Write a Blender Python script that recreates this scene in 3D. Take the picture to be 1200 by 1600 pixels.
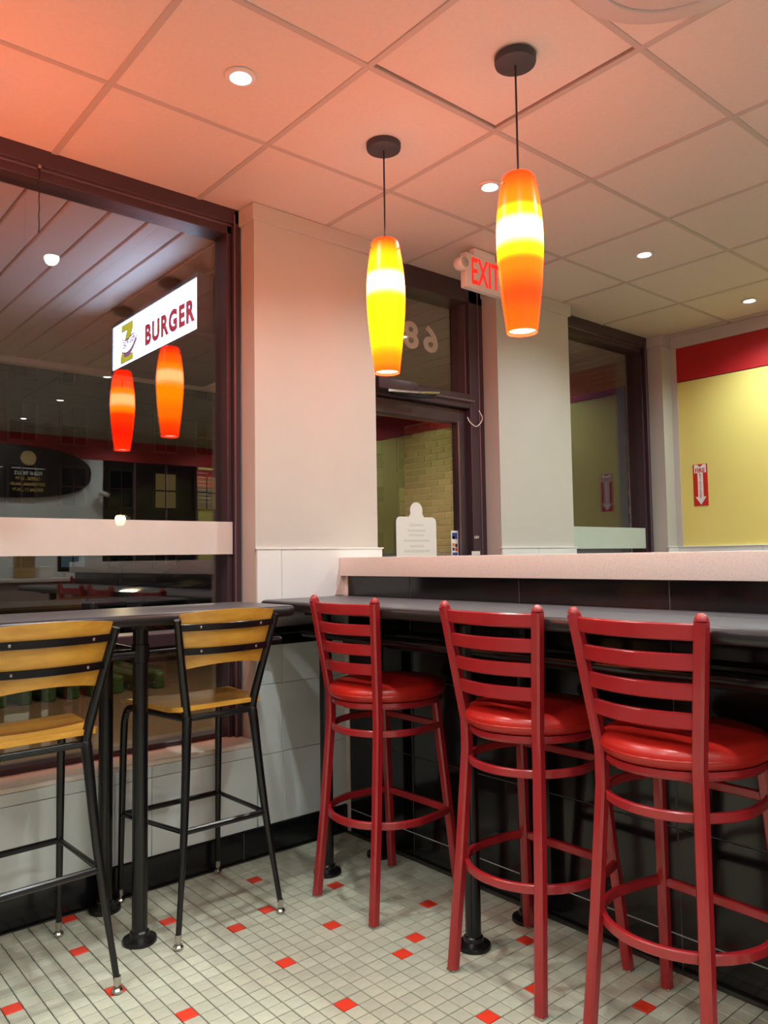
import bpy, bmesh, math, random
from mathutils import Vector, Matrix
random.seed(7)
for o in list(bpy.data.objects): bpy.data.objects.remove(o)
S = bpy.context.scene
COL = S.collection

# ------------------------------------------------------------------ camera, world, exposure
cam = bpy.data.cameras.new('camera'); cam_o = bpy.data.objects.new('camera', cam); COL.objects.link(cam_o)
cam.sensor_fit = 'VERTICAL'; cam.sensor_height = 36.0; cam.lens = 36.0 * 1216.045 / 1600.0
cam.clip_start = 0.05; cam.clip_end = 300
cam_o.location = (-2.23994, -2.94441, 1.25431)
cam_o.rotation_euler = (1.62973092, 0.0150927126, -0.702970022)
S.camera = cam_o
W = bpy.data.worlds.new('night_sky'); S.world = W; W.use_nodes = True
W.node_tree.nodes['Background'].inputs[0].default_value = (0.020, 0.026, 0.045, 1)
W.node_tree.nodes['Background'].inputs[1].default_value = 0.3
S.view_settings.view_transform = 'Standard'; S.view_settings.look = 'None'
S.view_settings.gamma = 1; S.view_settings.use_curve_mapping = False
S.view_settings.exposure = -0.02
S.cycles.max_bounces = 8; S.cycles.caustics_reflective = False; S.cycles.caustics_refractive = False

DOWN_W = 74.0          # watts of one recessed downlight
DOWN_C = (0.90, 1.0, 0.965)
H = 2.84               # ceiling height
GY = 0.19              # glass plane of the window wall
FX = 3.06              # far (yellow) wall
BY = -6.1              # back wall
LX = -4.6              # left end of the room

# ------------------------------------------------------------------ helpers
def lin(r, g, b):
    f = lambda c: (c/255/12.92) if c/255 <= .04045 else ((c/255+.055)/1.055)**2.4
    return (f(r), f(g), f(b), 1)

MATS = {}
def mat(name, color, rough=.5, metal=0, spec=.5, coat=0, noise=0, nscale=20, bump=0, bscale=200, objrand=0, island=0, stretch=None, col2=None, tone=.5):
    m = bpy.data.materials.new(name); m.use_nodes = True; nt = m.node_tree; N = nt.nodes; L = nt.links
    b = N['Principled BSDF']
    b.inputs['Base Color'].default_value = color; b.inputs['Roughness'].default_value = rough
    b.inputs['Metallic'].default_value = metal; b.inputs['Specular IOR Level'].default_value = spec
    b.inputs['Coat Weight'].default_value = coat; b.inputs['Coat Roughness'].default_value = .06
    tc = N.new('ShaderNodeTexCoord'); src = tc.outputs['Object']
    if stretch:
        mp = N.new('ShaderNodeMapping'); mp.inputs['Scale'].default_value = stretch
        L.new(src, mp.inputs['Vector']); src = mp.outputs['Vector']
    out = None
    if noise or col2:
        t = N.new('ShaderNodeTexNoise'); t.inputs['Scale'].default_value = nscale; t.inputs['Detail'].default_value = 6
        L.new(src, t.inputs['Vector'])
        r = N.new('ShaderNodeValToRGB'); r.color_ramp.elements[0].position = max(0, tone-.2); r.color_ramp.elements[1].position = min(1, tone+.2)
        c2 = col2 or tuple(c*(1-noise) for c in color[:3])+(1,)
        r.color_ramp.elements[0].color = c2; r.color_ramp.elements[1].color = color
        L.new(t.outputs['Fac'], r.inputs['Fac']); out = r.outputs['Color']
    if objrand or island:
        h = N.new('ShaderNodeHueSaturation')
        if out is not None: L.new(out, h.inputs['Color'])
        else: h.inputs['Color'].default_value = color
        mr = N.new('ShaderNodeMapRange'); k = objrand or island
        mr.inputs['To Min'].default_value = 1-k; mr.inputs['To Max'].default_value = 1+k
        if objrand: L.new(N.new('ShaderNodeObjectInfo').outputs['Random'], mr.inputs['Value'])
        else: L.new(N.new('ShaderNodeNewGeometry').outputs['Random Per Island'], mr.inputs['Value'])
        L.new(mr.outputs['Result'], h.inputs['Value']); out = h.outputs['Color']
    if out is not None: L.new(out, b.inputs['Base Color'])
    if bump:
        t2 = N.new('ShaderNodeTexNoise'); t2.inputs['Scale'].default_value = bscale; t2.inputs['Detail'].default_value = 4
        L.new(src, t2.inputs['Vector'])
        bp = N.new('ShaderNodeBump'); bp.inputs['Strength'].default_value = bump; bp.inputs['Distance'].default_value = .002
        L.new(t2.outputs['Fac'], bp.inputs['Height']); L.new(bp.outputs['Normal'], b.inputs['Normal'])
    MATS[name] = m; return m

def emit(name, color, strength):
    m = bpy.data.materials.new(name); m.use_nodes = True; nt = m.node_tree
    b = nt.nodes['Principled BSDF']; b.inputs['Base Color'].default_value = tuple(c*.25 for c in color[:3])+(1,); b.inputs['Roughness'].default_value = .4
    b.inputs['Emission Color'].default_value = tuple(color[:3])+(1,); b.inputs['Emission Strength'].default_value = strength
    MATS[name] = m; return m

def glass(name, tint=(1, 1, 1), ior=1.85):
    m = bpy.data.materials.new(name); m.use_nodes = True; nt = m.node_tree; N = nt.nodes; L = nt.links
    N.remove(N['Principled BSDF']); out = N['Material Output']
    f = N.new('ShaderNodeFresnel'); ge = N.new('ShaderNodeNewGeometry'); mi = N.new('ShaderNodeMapRange')
    mi.inputs['To Min'].default_value = ior; mi.inputs['To Max'].default_value = 1/ior   # thin pane: same reflectance on both faces
    L.new(ge.outputs['Backfacing'], mi.inputs['Value']); L.new(mi.outputs['Result'], f.inputs['IOR'])
    t = N.new('ShaderNodeBsdfTransparent'); t.inputs['Color'].default_value = tuple(tint)+(1,)
    g = N.new('ShaderNodeBsdfGlossy'); g.inputs['Roughness'].default_value = 0.0
    x = N.new('ShaderNodeMixShader'); L.new(f.outputs['Fac'], x.inputs['Fac']); L.new(t.outputs[0], x.inputs[1]); L.new(g.outputs[0], x.inputs[2])
    L.new(x.outputs[0], out.inputs['Surface']); MATS[name] = m; return m

def frosted(name, color, alpha):
    m = mat(name, color, .6, noise=.06, nscale=9)
    m.node_tree.nodes['Principled BSDF'].inputs['Alpha'].default_value = alpha
    return m

def obj(name, bm, m=None, parent=None, smooth=True, angle=.6):
    me = bpy.data.meshes.new(name)
    bmesh.ops.recalc_face_normals(bm, faces=bm.faces)
    for e in bm.edges:
        if len(e.link_faces) == 2: e.smooth = e.calc_face_angle(0) < angle
    for f in bm.faces: f.smooth = smooth
    bm.to_mesh(me); bm.free()
    if m: me.materials.append(MATS[m] if isinstance(m, str) else m)
    o = bpy.data.objects.new(name, me); COL.objects.link(o)
    if parent: o.parent = parent
    return o

def tag(o, label, cat, group=None):
    o['label'] = label; o['category'] = cat
    if group: o['group'] = group
    return o
def thing(name, label, cat, loc=(0, 0, 0), rz=0, group=None):
    o = bpy.data.objects.new(name, None); COL.objects.link(o); o.location = loc; o.rotation_euler = (0, 0, rz)
    o.empty_display_size = .1
    return tag(o, label, cat, group)
def struct(o): o['kind'] = 'structure'; return o
def sempty(name, label=None):
    o = bpy.data.objects.new(name, None); COL.objects.link(o); o['kind'] = 'structure'
    if label: o['label'] = label
    return o
def copy_tree(o, parent=None):
    c = o.copy(); COL.objects.link(c); c.parent = parent
    for ch in list(o.children): copy_tree(ch, c)
    return c

def bx(bm, x0, x1, y0, y1, z0, z1, bev=0, seg=2):
    ret = bmesh.ops.create_cube(bm, size=1)
    vs = ret['verts']
    for v in vs:
        v.co = Vector(((x0+x1)/2+v.co.x*(x1-x0), (y0+y1)/2+v.co.y*(y1-y0), (z0+z1)/2+v.co.z*(z1-z0)))
    if bev:
        es = list({e for v in vs for e in v.link_edges})
        bmesh.ops.bevel(bm, geom=es, offset=bev, segments=seg, affect='EDGES', profile=.6)
    return bm
def box(name, x0, x1, y0, y1, z0, z1, m, parent=None, bev=0, seg=2):
    return obj(name, bx(bmesh.new(), x0, x1, y0, y1, z0, z1, bev, seg), m, parent)

def ring_sweep(bm, rings, closed=False, cap=True):
    vr = [[bm.verts.new(p) for p in r] for r in rings]
    n = len(vr[0]); M = len(vr)
    for i in range(M if closed else M-1):
        a, b = vr[i], vr[(i+1) % M]
        for k in range(n): bm.faces.new((a[k], a[(k+1) % n], b[(k+1) % n], b[k]))
    if cap and not closed:
        bm.faces.new(vr[0][::-1]); bm.faces.new(vr[-1])
    return bm
def tangents(pts, closed):
    P = [Vector(p) for p in pts]; n = len(P); T = []
    for i in range(n):
        a = P[(i-1) % n] if (closed or i > 0) else P[i]; b = P[(i+1) % n] if (closed or i < n-1) else P[i]
        T.append((b-a).normalized())
    return P, T
def tube(bm, pts, r, n=12, closed=False):
    P, T = tangents(pts, closed); rr = r if isinstance(r, (list, tuple)) else [r]*len(P)
    ref = Vector((0, 0, 1)) if abs(T[0].z) < .9 else Vector((1, 0, 0))
    s = T[0].cross(ref).normalized(); rings = []
    for i, p in enumerate(P):
        s = (s - T[i]*s.dot(T[i])).normalized(); u = T[i].cross(s)
        rings.append([p + (s*math.cos(2*math.pi*k/n)+u*math.sin(2*math.pi*k/n))*rr[i] for k in range(n)])
    return ring_sweep(bm, rings, closed)
def bar(bm, pts, w, h, up=(0, 0, 1), closed=False, ch=.15):
    """rectangular section swept along pts: w sideways, h along up; chamfered corners"""
    P, T = tangents(pts, closed); up = Vector(up); rings = []
    c = min(w, h)*ch
    sec = [(-w/2+c, -h/2), (w/2-c, -h/2), (w/2, -h/2+c), (w/2, h/2-c), (w/2-c, h/2), (-w/2+c, h/2), (-w/2, h/2-c), (-w/2, -h/2+c)]
    for p, t in zip(P, T):
        s = t.cross(up).normalized(); u = s.cross(t).normalized()
        rings.append([p+s*a+u*b for a, b in sec])
    return ring_sweep(bm, rings, closed)
def lathe(bm, prof, n=28, c=(0, 0, 0), axis='z'):
    """prof: list of (r, z)"""
    rings = []
    for r, z in prof:
        ring = []
        for k in range(n):
            a = 2*math.pi*k/n; x, y = max(r, 1e-5)*math.cos(a), max(r, 1e-5)*math.sin(a)
            q = (x, y, z) if axis == 'z' else ((x, z, y) if axis == 'y' else (z, x, y))
            ring.append(Vector(q)+Vector(c))
        rings.append(ring)
    return ring_sweep(bm, rings)
def prism(bm, pts, d):
    """polygon pts (3d, coplanar) extruded by vector d"""
    d = Vector(d); a = [bm.verts.new(p) for p in pts]; b = [bm.verts.new(Vector(p)+d) for p in pts]
    bm.faces.new(a); bm.faces.new(b[::-1]); n = len(a)
    for i in range(n): bm.faces.new((a[i], a[(i+1) % n], b[(i+1) % n], b[i]))
    return bm
def smoothpath(pts, k=6):
    """Catmull-Rom"""
    P = [Vector(p) for p in pts]; out = []
    for i in range(len(P)-1):
        p0 = P[i-1] if i else P[0]*2-P[1]; p1, p2 = P[i], P[i+1]; p3 = P[i+2] if i+2 < len(P) else P[-1]*2-P[-2]
        for j in range(k):
            t = j/k
            out.append(.5*((2*p1)+(p2-p0)*t+(2*p0-5*p1+4*p2-p3)*t*t+(3*p1-p0-3*p2+p3)*t**3))
    out.append(P[-1]); return out

FACE = {'-y': ((1, 0, 0), (0, 0, 1), (0, -1, 0)), '+y': ((-1, 0, 0), (0, 0, 1), (0, 1, 0)),
        '-x': ((0, -1, 0), (0, 0, 1), (-1, 0, 0)), '+x': ((0, 1, 0), (0, 0, 1), (1, 0, 0))}
def text(name, body, m, parent, loc, height, face, width=None, ext=.001, bold=.0, spacing=1.0, shear=0, rot=0):
    cu = bpy.data.curves.new(name, 'FONT'); cu.body = body; cu.extrude = ext; cu.offset = bold; cu.align_x = 'CENTER'
    cu.space_character = spacing; cu.shear = shear; cu.resolution_u = 4
    t = bpy.data.objects.new(name, cu); COL.objects.link(t)
    dg = bpy.context.evaluated_depsgraph_get(); dg.update()
    me = bpy.data.meshes.new_from_object(t.evaluated_get(dg)); bpy.data.objects.remove(t)
    xs = [v.co.x for v in me.vertices]; ys = [v.co.y for v in me.vertices]
    cx, cy = (min(xs)+max(xs))/2, (min(ys)+max(ys))/2; sy = height/max(1e-6, max(ys)-min(ys)); sx = sy if width is None else width/max(1e-6, max(xs)-min(xs))
    X, Y, Z = [Vector(a) for a in FACE[face]]; L0 = Vector(loc); cr, sr = math.cos(rot), math.sin(rot)
    for v in me.vertices:
        a, b, c = (v.co.x-cx)*sx, (v.co.y-cy)*sy, v.co.z
        a, b = a*cr-b*sr, a*sr+b*cr
        v.co = L0+X*a+Y*b+Z*c
    me.materials.append(MATS[m]); o = bpy.data.objects.new(name, me); COL.objects.link(o); o.parent = parent
    return o
def poly_on(face, loc, pts, ext=.001):
    X, Y, Z = [Vector(a) for a in FACE[face]]; L0 = Vector(loc)
    return prism(bmesh.new(), [L0+X*a+Y*b for a, b in pts], Z*ext)

# ------------------------------------------------------------------ materials
mat('paint', lin(196, 194, 188), .55, noise=.03, nscale=6, bump=.12, bscale=350)
mat('ceiling_tile', lin(222, 208, 200), .9, noise=.05, nscale=60, bump=.35, bscale=420)
mat('ceiling_grid', lin(188, 176, 170), .5)
mat('plenum', lin(30, 27, 26), .9)
mat('white_tile', lin(228, 232, 232), .22, noise=.06, nscale=5, objrand=.025, stretch=(1, 1, .3))
mat('white_grout', lin(170, 168, 165), .8)
mat('black_tile', lin(24, 22, 23), .12, noise=.25, nscale=10, objrand=.06)
mat('black_grout', lin(104, 100, 97), .8)
mat('black_base', lin(20, 20, 23), .2)
mat('frame', lin(72, 56, 64), .36, metal=.2)
mat('frame_light', lin(118, 100, 110), .3, metal=.5)
mat('stone', lin(232, 220, 212), .3, noise=.18, nscale=190, tone=.36)
mat('sill_stone', lin(246, 228, 214), .35, noise=.05, nscale=60)
mat('yellow_paint', lin(236, 222, 128), .55, noise=.04, nscale=3, bump=.1, bscale=300)
mat('red_paint', lin(184, 30, 36), .5, noise=.04, nscale=4)
mat('grout', lin(66, 63, 56), .9)
mat('mosaic', lin(188, 187, 168), .45, noise=.14, nscale=26, objrand=.07, bump=.06, bscale=400)
mat('mosaic_many', lin(188, 187, 168), .45, noise=.14, nscale=26, island=.07, bump=.06, bscale=400)
mat('mosaic_red', lin(228, 62, 40), .4, noise=.08, nscale=30, objrand=.06)
mat('red_metal', lin(156, 30, 36), .27, spec=.5, coat=.35, noise=.08, nscale=18, bump=.05, bscale=120)
mat('red_vinyl', lin(178, 32, 25), .3, noise=.12, nscale=9, bump=.1, bscale=300)
mat('steel', lin(190, 184, 176), .25, metal=1)
mat('black_metal', lin(13, 13, 15), .26, spec=.5, bump=.05, bscale=300)
mat('wood', lin(216, 160, 64), .32, col2=lin(184, 124, 42), nscale=3.2, stretch=(2.5, 9, 9), objrand=.05, coat=.25, tone=.45)
mat('laminate', lin(84, 84, 88), .36, noise=.15, nscale=60)
mat('rubber_edge', lin(30, 28, 30), .3)
mat('canopy', lin(62, 58, 64), .6)
mat('cord', lin(46, 38, 38), .6)
mat('white_plastic', lin(232, 226, 222), .4)
mat('white_metal', lin(222, 216, 212), .4)
mat('diffuser_metal', lin(196, 190, 188), .5)
mat('lens', lin(200, 198, 196), .15, metal=.6)
mat('sticker_white', lin(232, 232, 228), .5)
mat('sticker_red', lin(206, 42, 34), .4)
mat('sticker_blue', lin(46, 70, 150), .4)
mat('sticker_orange', lin(226, 120, 40), .4)
mat('ink_grey', lin(214, 216, 212), .5)
mat('ink_dark', lin(60, 50, 60), .5)
mat('number_white', lin(232, 226, 218), .5)
mat('brick', lin(176, 140, 104), .85, noise=.2, nscale=14, objrand=.14, bump=.4, bscale=90)
mat('mortar', lin(196, 182, 152), .9)
mat('soffit', lin(198, 190, 190), .55)
mat('soffit_dark', lin(90, 72, 66), .8)
mat('sidewalk', lin(128, 102, 70), .5, noise=.2, nscale=3)
mat('asphalt', lin(30, 30, 33), .16, noise=.3, nscale=2, bump=.5, bscale=14)
mat('grass', lin(56, 84, 28), .9, noise=.4, nscale=30, bump=.8, bscale=60)
mat('facade', lin(58, 55, 60), .8, noise=.2, nscale=1)
mat('facade_trim', lin(64, 61, 66), .8)
mat('dark_glass', lin(14, 16, 20), .06)
mat('car_paint', lin(22, 24, 28), .12, coat=.6)
mat('car_grey', lin(110, 116, 122), .2, coat=.4)
mat('tyre', lin(14, 14, 15), .8)
mat('counter_front', lin(168, 148, 140), .4)
mat('menu_black', lin(28, 18, 22), .4)
mat('menu_gold', lin(214, 178, 90), .5)
mat('kraft', lin(170, 140, 90), .7)
mat('sign_case', lin(58, 44, 48), .5)
mat('logo_yellow', lin(214, 206, 30), .5)
mat('logo_red', lin(190, 30, 70), .5)
glass('glass', (.97, .97, .96))
glass('dark_tint', (.25, .27, .28))
frosted('frost', lin(226, 222, 216), .86)
frosted('frost_green', lin(206, 220, 210), .8)
emit('downlight', (1, .99, .97), 26)
emit('sign_white', (.50, .72, 1.0), 8.0)
emit('sign_red', (.62, .015, .06), .62)
emit('sign_yellow', (.62, .60, .02), .85)
emit('sign_outline', (.25, .3, .35), .8)
emit('sign_purple', (.35, .12, .35), .7)
emit('exit_red', (1.0, .022, .012), 1.1)
emit('lit_window', (1.0, .72, .28), .055)
emit('lit_blue', (.35, .62, .85), .05)
emit('street_globe', (1.0, .80, .38), 60)
emit('headlight', (1, .95, .85), 3)
emit('tail_light', (1, .12, .05), .6)
emit('shade_mouth', (1.0, .86, .70), 7.0)
emit('shade_top', (1.0, .70, .55), 22.0)
emit('added_soffit_lens', (1.0, .93, .82), 14)
emit('screen', (.4, .55, .7), .3)

def shade_material(name, core_t, gain, power=33):
    """lit coloured glass: bulb glow painted as an emission ramp, brightest at height core_t (0..1), no bulb inside"""
    m = bpy.data.materials.new(name); m.use_nodes = True; nt = m.node_tree; N = nt.nodes; L = nt.links
    b = N['Principled BSDF']; b.inputs['Base Color'].default_value = (.45, .04, .003, 1); b.inputs['Roughness'].default_value = .3; b.inputs['Specular IOR Level'].default_value = .25
    tc = N.new('ShaderNodeTexCoord'); sp = N.new('ShaderNodeSeparateXYZ'); L.new(tc.outputs['Generated'], sp.inputs[0])
    r = N.new('ShaderNodeValToRGB'); cr = r.color_ramp; cr.interpolation = 'EASE'
    stops = [(0, (6, .13, .003)), (.08, (6.5, .16*gain, .003)), (core_t-.40, (8, .20*gain**3, .004)), (core_t-.20, (11, .55*gain**2, .004)),
             (core_t-.11, (14, 1.6, .01)), (core_t-.02, (16, 3.6, 1.3)), (core_t+.03, (16, 3.6, 1.3)), (core_t+.10, (13, 1.5, .01)), (core_t+.18, (9, .42*gain, .004)), (1, (5, .06, .004))]
    els = cr.elements
    els[0].position = stops[0][0]; els[1].position = 1
    for k, (p, c) in enumerate(stops):
        e = els[0] if k == 0 else (els[len(els)-1] if k == len(stops)-1 else els.new(p))
        e.color = tuple(x/25 for x in c)+(1,)
    L.new(sp.outputs['Z'], r.inputs['Fac']); L.new(r.outputs['Color'], b.inputs['Emission Color']); b.inputs['Emission Strength'].default_value = power
    MATS[name] = m; return m
shade_material('shade_bright', .66, 1.7)
shade_material('shade_strong', .66, 1.9, 72)
shade_material('shade_orange', .62, .64)

# ------------------------------------------------------------------ floor with mosaic tiles
PT = .0511; PX, PY = .0011, -.0036
fl = struct(box('floor', LX, FX, BY, .26, -.12, -.0035, 'grout'))
def tile_mesh(name, g=.0016):
    a = PT/2-g; c = .0012
    bm = bmesh.new(); lo = [(-a, -a), (a, -a), (a, a), (-a, a)]
    r0 = [bm.verts.new((x, y, -.004)) for x, y in lo]
    r1 = [bm.verts.new((x, y, -c)) for x, y in lo]
    r2 = [bm.verts.new((x*(1-c/a), y*(1-c/a), 0)) for x, y in lo]
    for A, B in ((r0, r1), (r1, r2)):
        for k in range(4): bm.faces.new((A[k], A[(k+1) % 4], B[(k+1) % 4], B[k]))
    bm.faces.new(r2)
    return bm
RED = {(-17, -16), (-11, -20), (-9, -19), (-12, -14), (-17, -22), (-12, -28), (-5, -16), (-8, -9), (-24, -17), (-26, -12), (-26, -6), (-25, -1), (-20, -6), (-17, -10), (-12, -4), (-31, -10), (-14, -9), (-5, -33), (-8, -28), (-4, -24)}
for k in range(75):
    c = (random.randint(-64, -1), random.randint(-70, -1))
    if c[0] < -33 or c[1] < -35: RED.add(c)
Rm = cam_o.rotation_euler.to_matrix().transposed(); CL = Vector(cam_o.location)
def px(p):
    q = Rm @ (Vector(p)-CL); return (600+1216.045*q.x/-q.z, 800-1216.045*q.y/-q.z) if q.z < 0 else (-9999, -9999)
cells = [(i, j) for i in range(-66, 0) for j in range(-72, 0)]
def seen(c):
    u, v = px((c[0]*PT+PX, c[1]*PT+PY, 0)); return -15 < u < 1215 and v < 1620
near = sorted([c for c in cells if seen(c)], key=lambda c: (c not in RED, (c[0]*PT-CL.x)**2+(c[1]*PT-CL.y)**2))[:300]
nearset = set(near)
m_g = obj('mosaic_tile', tile_mesh('t'), 'mosaic', fl); m_r = obj('red_mosaic_tile', tile_mesh('t'), 'mosaic_red', fl)
first = {False: m_g, True: m_r}; used = {False: 0, True: 0}
for c in near:
    r = c in RED; o = first[r]
    if used[r]: o = o.copy(); COL.objects.link(o); o.parent = fl
    used[r] = 1
    o.location = (c[0]*PT+PX, c[1]*PT+PY, random.uniform(-.0004, .0003))
def many(name, cl, m):
    a = PT/2-.0016; V = []; F = []
    for i, j in cl:
        x, y = i*PT+PX, j*PT+PY; z = random.uniform(-.0004, .0003); n = len(V)
        for zz, s in ((-.004, 1), (z-.001, 1), (z, .95)):
            V += [(x-a*s, y-a*s, zz), (x+a*s, y-a*s, zz), (x+a*s, y+a*s, zz), (x-a*s, y+a*s, zz)]
        for b in (0, 4):
            for k in range(4): F.append((n+b+k, n+b+(k+1) % 4, n+b+4+(k+1) % 4, n+b+4+k))
        F.append((n+8, n+9, n+10, n+11))
    me = bpy.data.meshes.new(name); me.from_pydata(V, [], F); me.materials.append(MATS[m])
    o = bpy.data.objects.new(name, me); COL.objects.link(o); o.parent = fl; o['kind'] = 'stuff'; return o
many('mosaic_field', [c for c in cells if c not in nearset and c not in RED], 'mosaic_many')
many('red_mosaic_field', [c for c in cells if c not in nearset and c in RED], 'mosaic_red')

# ------------------------------------------------------------------ ceiling: slab, grid bars, lay-in tiles
P = .6096; GX0, GY0 = -.69, -.4637
ceil = struct(box('ceiling', LX, FX+.1, BY, .3, H+.10, H+.16, 'plenum'))
xi = [GX0+k*P for k in range(-6, 7)]; yj = [GY0-k*P for k in range(0, 10)]
for x in xi:
    box('grid_bar', x-.012, x+.012, BY, .115, H-.001, H+.03, 'ceiling_grid', ceil, .002, 1)
for k, y in enumerate(yj):
    box('grid_bar', LX, FX, y-.0118, y+.0118, H-.0005, H+.028, 'ceiling_grid', ceil, .002, 1)
xe = [LX]+[x for x in xi if LX < x < FX]+[FX]; ye = [.115]+[y for y in yj]+[BY]
tm = {}
for a in range(len(xe)-1):
    for b in range(len(ye)-1):
        x0, x1, y1, y0 = xe[a], xe[a+1], ye[b], ye[b+1]
        if x1-x0 < .05 or y1-y0 < .05: continue
        w, d = round(x1-x0-.008, 4), round(y1-y0-.008, 4)
        cx, cy = (x0+x1)/2, (y0+y1)/2
        if (w, d) not in tm:
            o = box('ceiling_tile', -w/2, w/2, -d/2, d/2, 0, .016, 'ceiling_tile', ceil, .002, 1); tm[(w, d)] = o
        else:
            o = tm[(w, d)].copy(); COL.objects.link(o); o.parent = ceil
        lift = random.uniform(.0015, .004); sx = sy = 0
        if abs(cx+.385) < .05 and abs(cy+1.378) < .05: sx, sy, lift = -.017, -.017, .006
        o.location = (cx+sx, cy+sy, H+lift)

# ------------------------------------------------------------------ window wall: pillars, wainscot, sill
wl = sempty('wall_left', 'painted window wall with three pillars and tiled wainscot')
PIL = [(-.476, .216), (1.135, 1.816), (2.93, FX)]
for a, b in PIL:
    box('pillar', a, b, 0, .30, 0, H+.05, 'paint', wl)
    box('crown_moulding', a-.014, b+(.014 if b < FX else 0), -.016, .115, H-.072, H+.002, 'paint', wl, .003, 1)
box('low_wall', LX, -.476, .002, .30, 0, .462, 'white_grout', wl)
box('low_wall', 1.816, 2.93, .002, .30, 0, .462, 'white_grout', wl)
sill = box('window_sill', LX, -.482, -.012, .17, .462, .482, 'sill_stone', wl, .003, 1)
box('window_sill', 1.82, 2.925, -.012, .17, .462, .482, 'sill_stone', wl, .003, 1)
ROW = [.12, .418, .715, 1.012, 1.303]
def wtiles(x0, x1, zmax, base, step=.6):
    xs = [x0]; k = math.ceil((x0-base)/step+1e-6)
    while base+k*step < x1-.02: xs.append(base+k*step); k += 1
    xs.append(x1)
    zs = [z for z in ROW if z < zmax-.02]+[zmax]
    for i in range(len(xs)-1):
        for j in range(len(zs)-1):
            box('wall_tile', xs[i]+.001, xs[i+1]-.001, -.012, 0, zs[j]+.001, zs[j+1]-.001, 'white_tile', wl, .0012, 1)
wtiles(-3.4, -.482, .462, -.35)
wtiles(-.476, .236, 1.300, -.35)
wtiles(1.125, 1.826, 1.300, 1.45)
wtiles(1.83, 2.92, .462, 1.45)
wtiles(2.92, FX, 1.300, 1.45)
for a, b in ((-.482, .242), (1.12, 1.832), (2.915, FX)):
    box('wainscot_cap', a, b, -.015, .004, 1.299, 1.306, 'white_tile', wl, .001, 1)
bl = struct(box('baseboard_left', -3.4, -.0, -.018, 0, 0, .118, 'black_base', None, .004, 2))
for x in (-.55, -1.6, -2.6):
    box('joint', x-.0008, x+.0008, -.0187, -.017, .004, .114, 'black_grout', bl)

# window 1
def window(name, x0, x1, zsill, ztop, mull=None, inner=.054):
    w = sempty(name)
    F = 'frame'
    box('window_frame', x1-.03, x1, .11, .27, zsill, ztop, F, w, .003, 1)
    box('window_frame', x1-inner, x1-.03, .135, .25, zsill, ztop-.06, F, w, .003, 1)
    box('frame_bead', x1-.034, x1-.026, .104, .112, zsill, ztop-.02, 'frame_light', w, .002, 1)
    box('window_frame', x0, x0+.05, .11, .27, zsill, ztop, F, w, .003, 1)
    box('window_head', x0, x1, .11, .27, ztop-.062, ztop+.02, F, w, .003, 1)
    box('window_head', x0, x1, .135, .25, ztop-.105, ztop-.06, F, w, .003, 1)
    box('frame_bead', x0, x1-.03, .128, .137, ztop-.070, ztop-.060, 'frame_light', w, .002, 1)
    box('bottom_rail', x0, x1, .155, .25, zsill, zsill+.022, F, w, .003, 1)
    if mull: box('mullion', x0+.04, x1-.05, .12, .25, mull[0], mull[1], F, w, .004, 1)
    a, b = x0+.04, x1-inner+.004
    spans = [(zsill+.015, mull[0]+.005), (mull[1]-.005, ztop-.1)] if mull else [(zsill+.015, ztop-.1)]
    for z0, z1 in spans: box('glass_pane', a, b, GY, GY+.008, z0, z1, 'glass', w)
    return w
w1 = window('window_1', LX+.1, -.482, .482, H, (.902, .958))
w2 = window('window_2', 1.80, 2.925, .482, H, None, .048)
o = box('frosted_band', LX+.2, -.517, .126, .131, 1.281, 1.424, 'frost', w1); o['label'] = 'frosted white band across the glass'
o = box('frosted_band', 1.85, 2.845, .126, .131, 1.295, 1.441, 'frost_green', w2); o['label'] = 'frosted pale band across the glass'

# door
d1 = sempty('door_1')
box('door_jamb', .15, .26, .11, .27, 0, H, 'frame', d1, .003, 1)
box('door_jamb', 1.02, 1.135, .11, .27, 0, H, 'frame', d1, .003, 1)
box('frame_bead', 1.014, 1.022, .14, .25, 2.16, H-.1, 'frame_light', d1, .002, 1)
box('frame_bead', 1.088, 1.096, .104, .112, 0, H-.02, 'frame_light', d1, .002, 1)
box('door_head', .15, 1.135, .11, .27, H-.115, H+.01, 'frame', d1, .003, 1)
box('transom_bar', .2, 1.1, .115, .27, 2.105, 2.19, 'frame', d1, .004, 1)
box('transom_bar', .2, 1.05, .10, .13, 2.14, 2.155, 'frame_light', d1, .003, 1)
box('transom_glass', .25, 1.03, GY, GY+.008, 2.18, H-.11, 'glass', d1)
leaf = box('door_leaf', .25, .33, .15, .20, .01, 2.10, 'frame', d1, .003, 1)
box('stile', .955, 1.022, .15, .20, .01, 2.10, 'frame', leaf, .003, 1)
box('top_rail', .33, .955, .15, .20, 2.02, 2.10, 'frame', leaf, .003, 1)
box('bottom_rail', .33, .955, .15, .20, .01, .26, 'frame', leaf, .003, 1)
box('stile_bead', .948, .957, .143, .152, .26, 2.03, 'frame_light', leaf, .002, 1)
box('door_glass', .32, .962, GY-.02, GY-.012, .25, 2.03, 'glass', d1)
box('push_bar', .33, .96, .09, .12, 1.0, 1.04, 'steel', d1, .008, 2)
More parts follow.
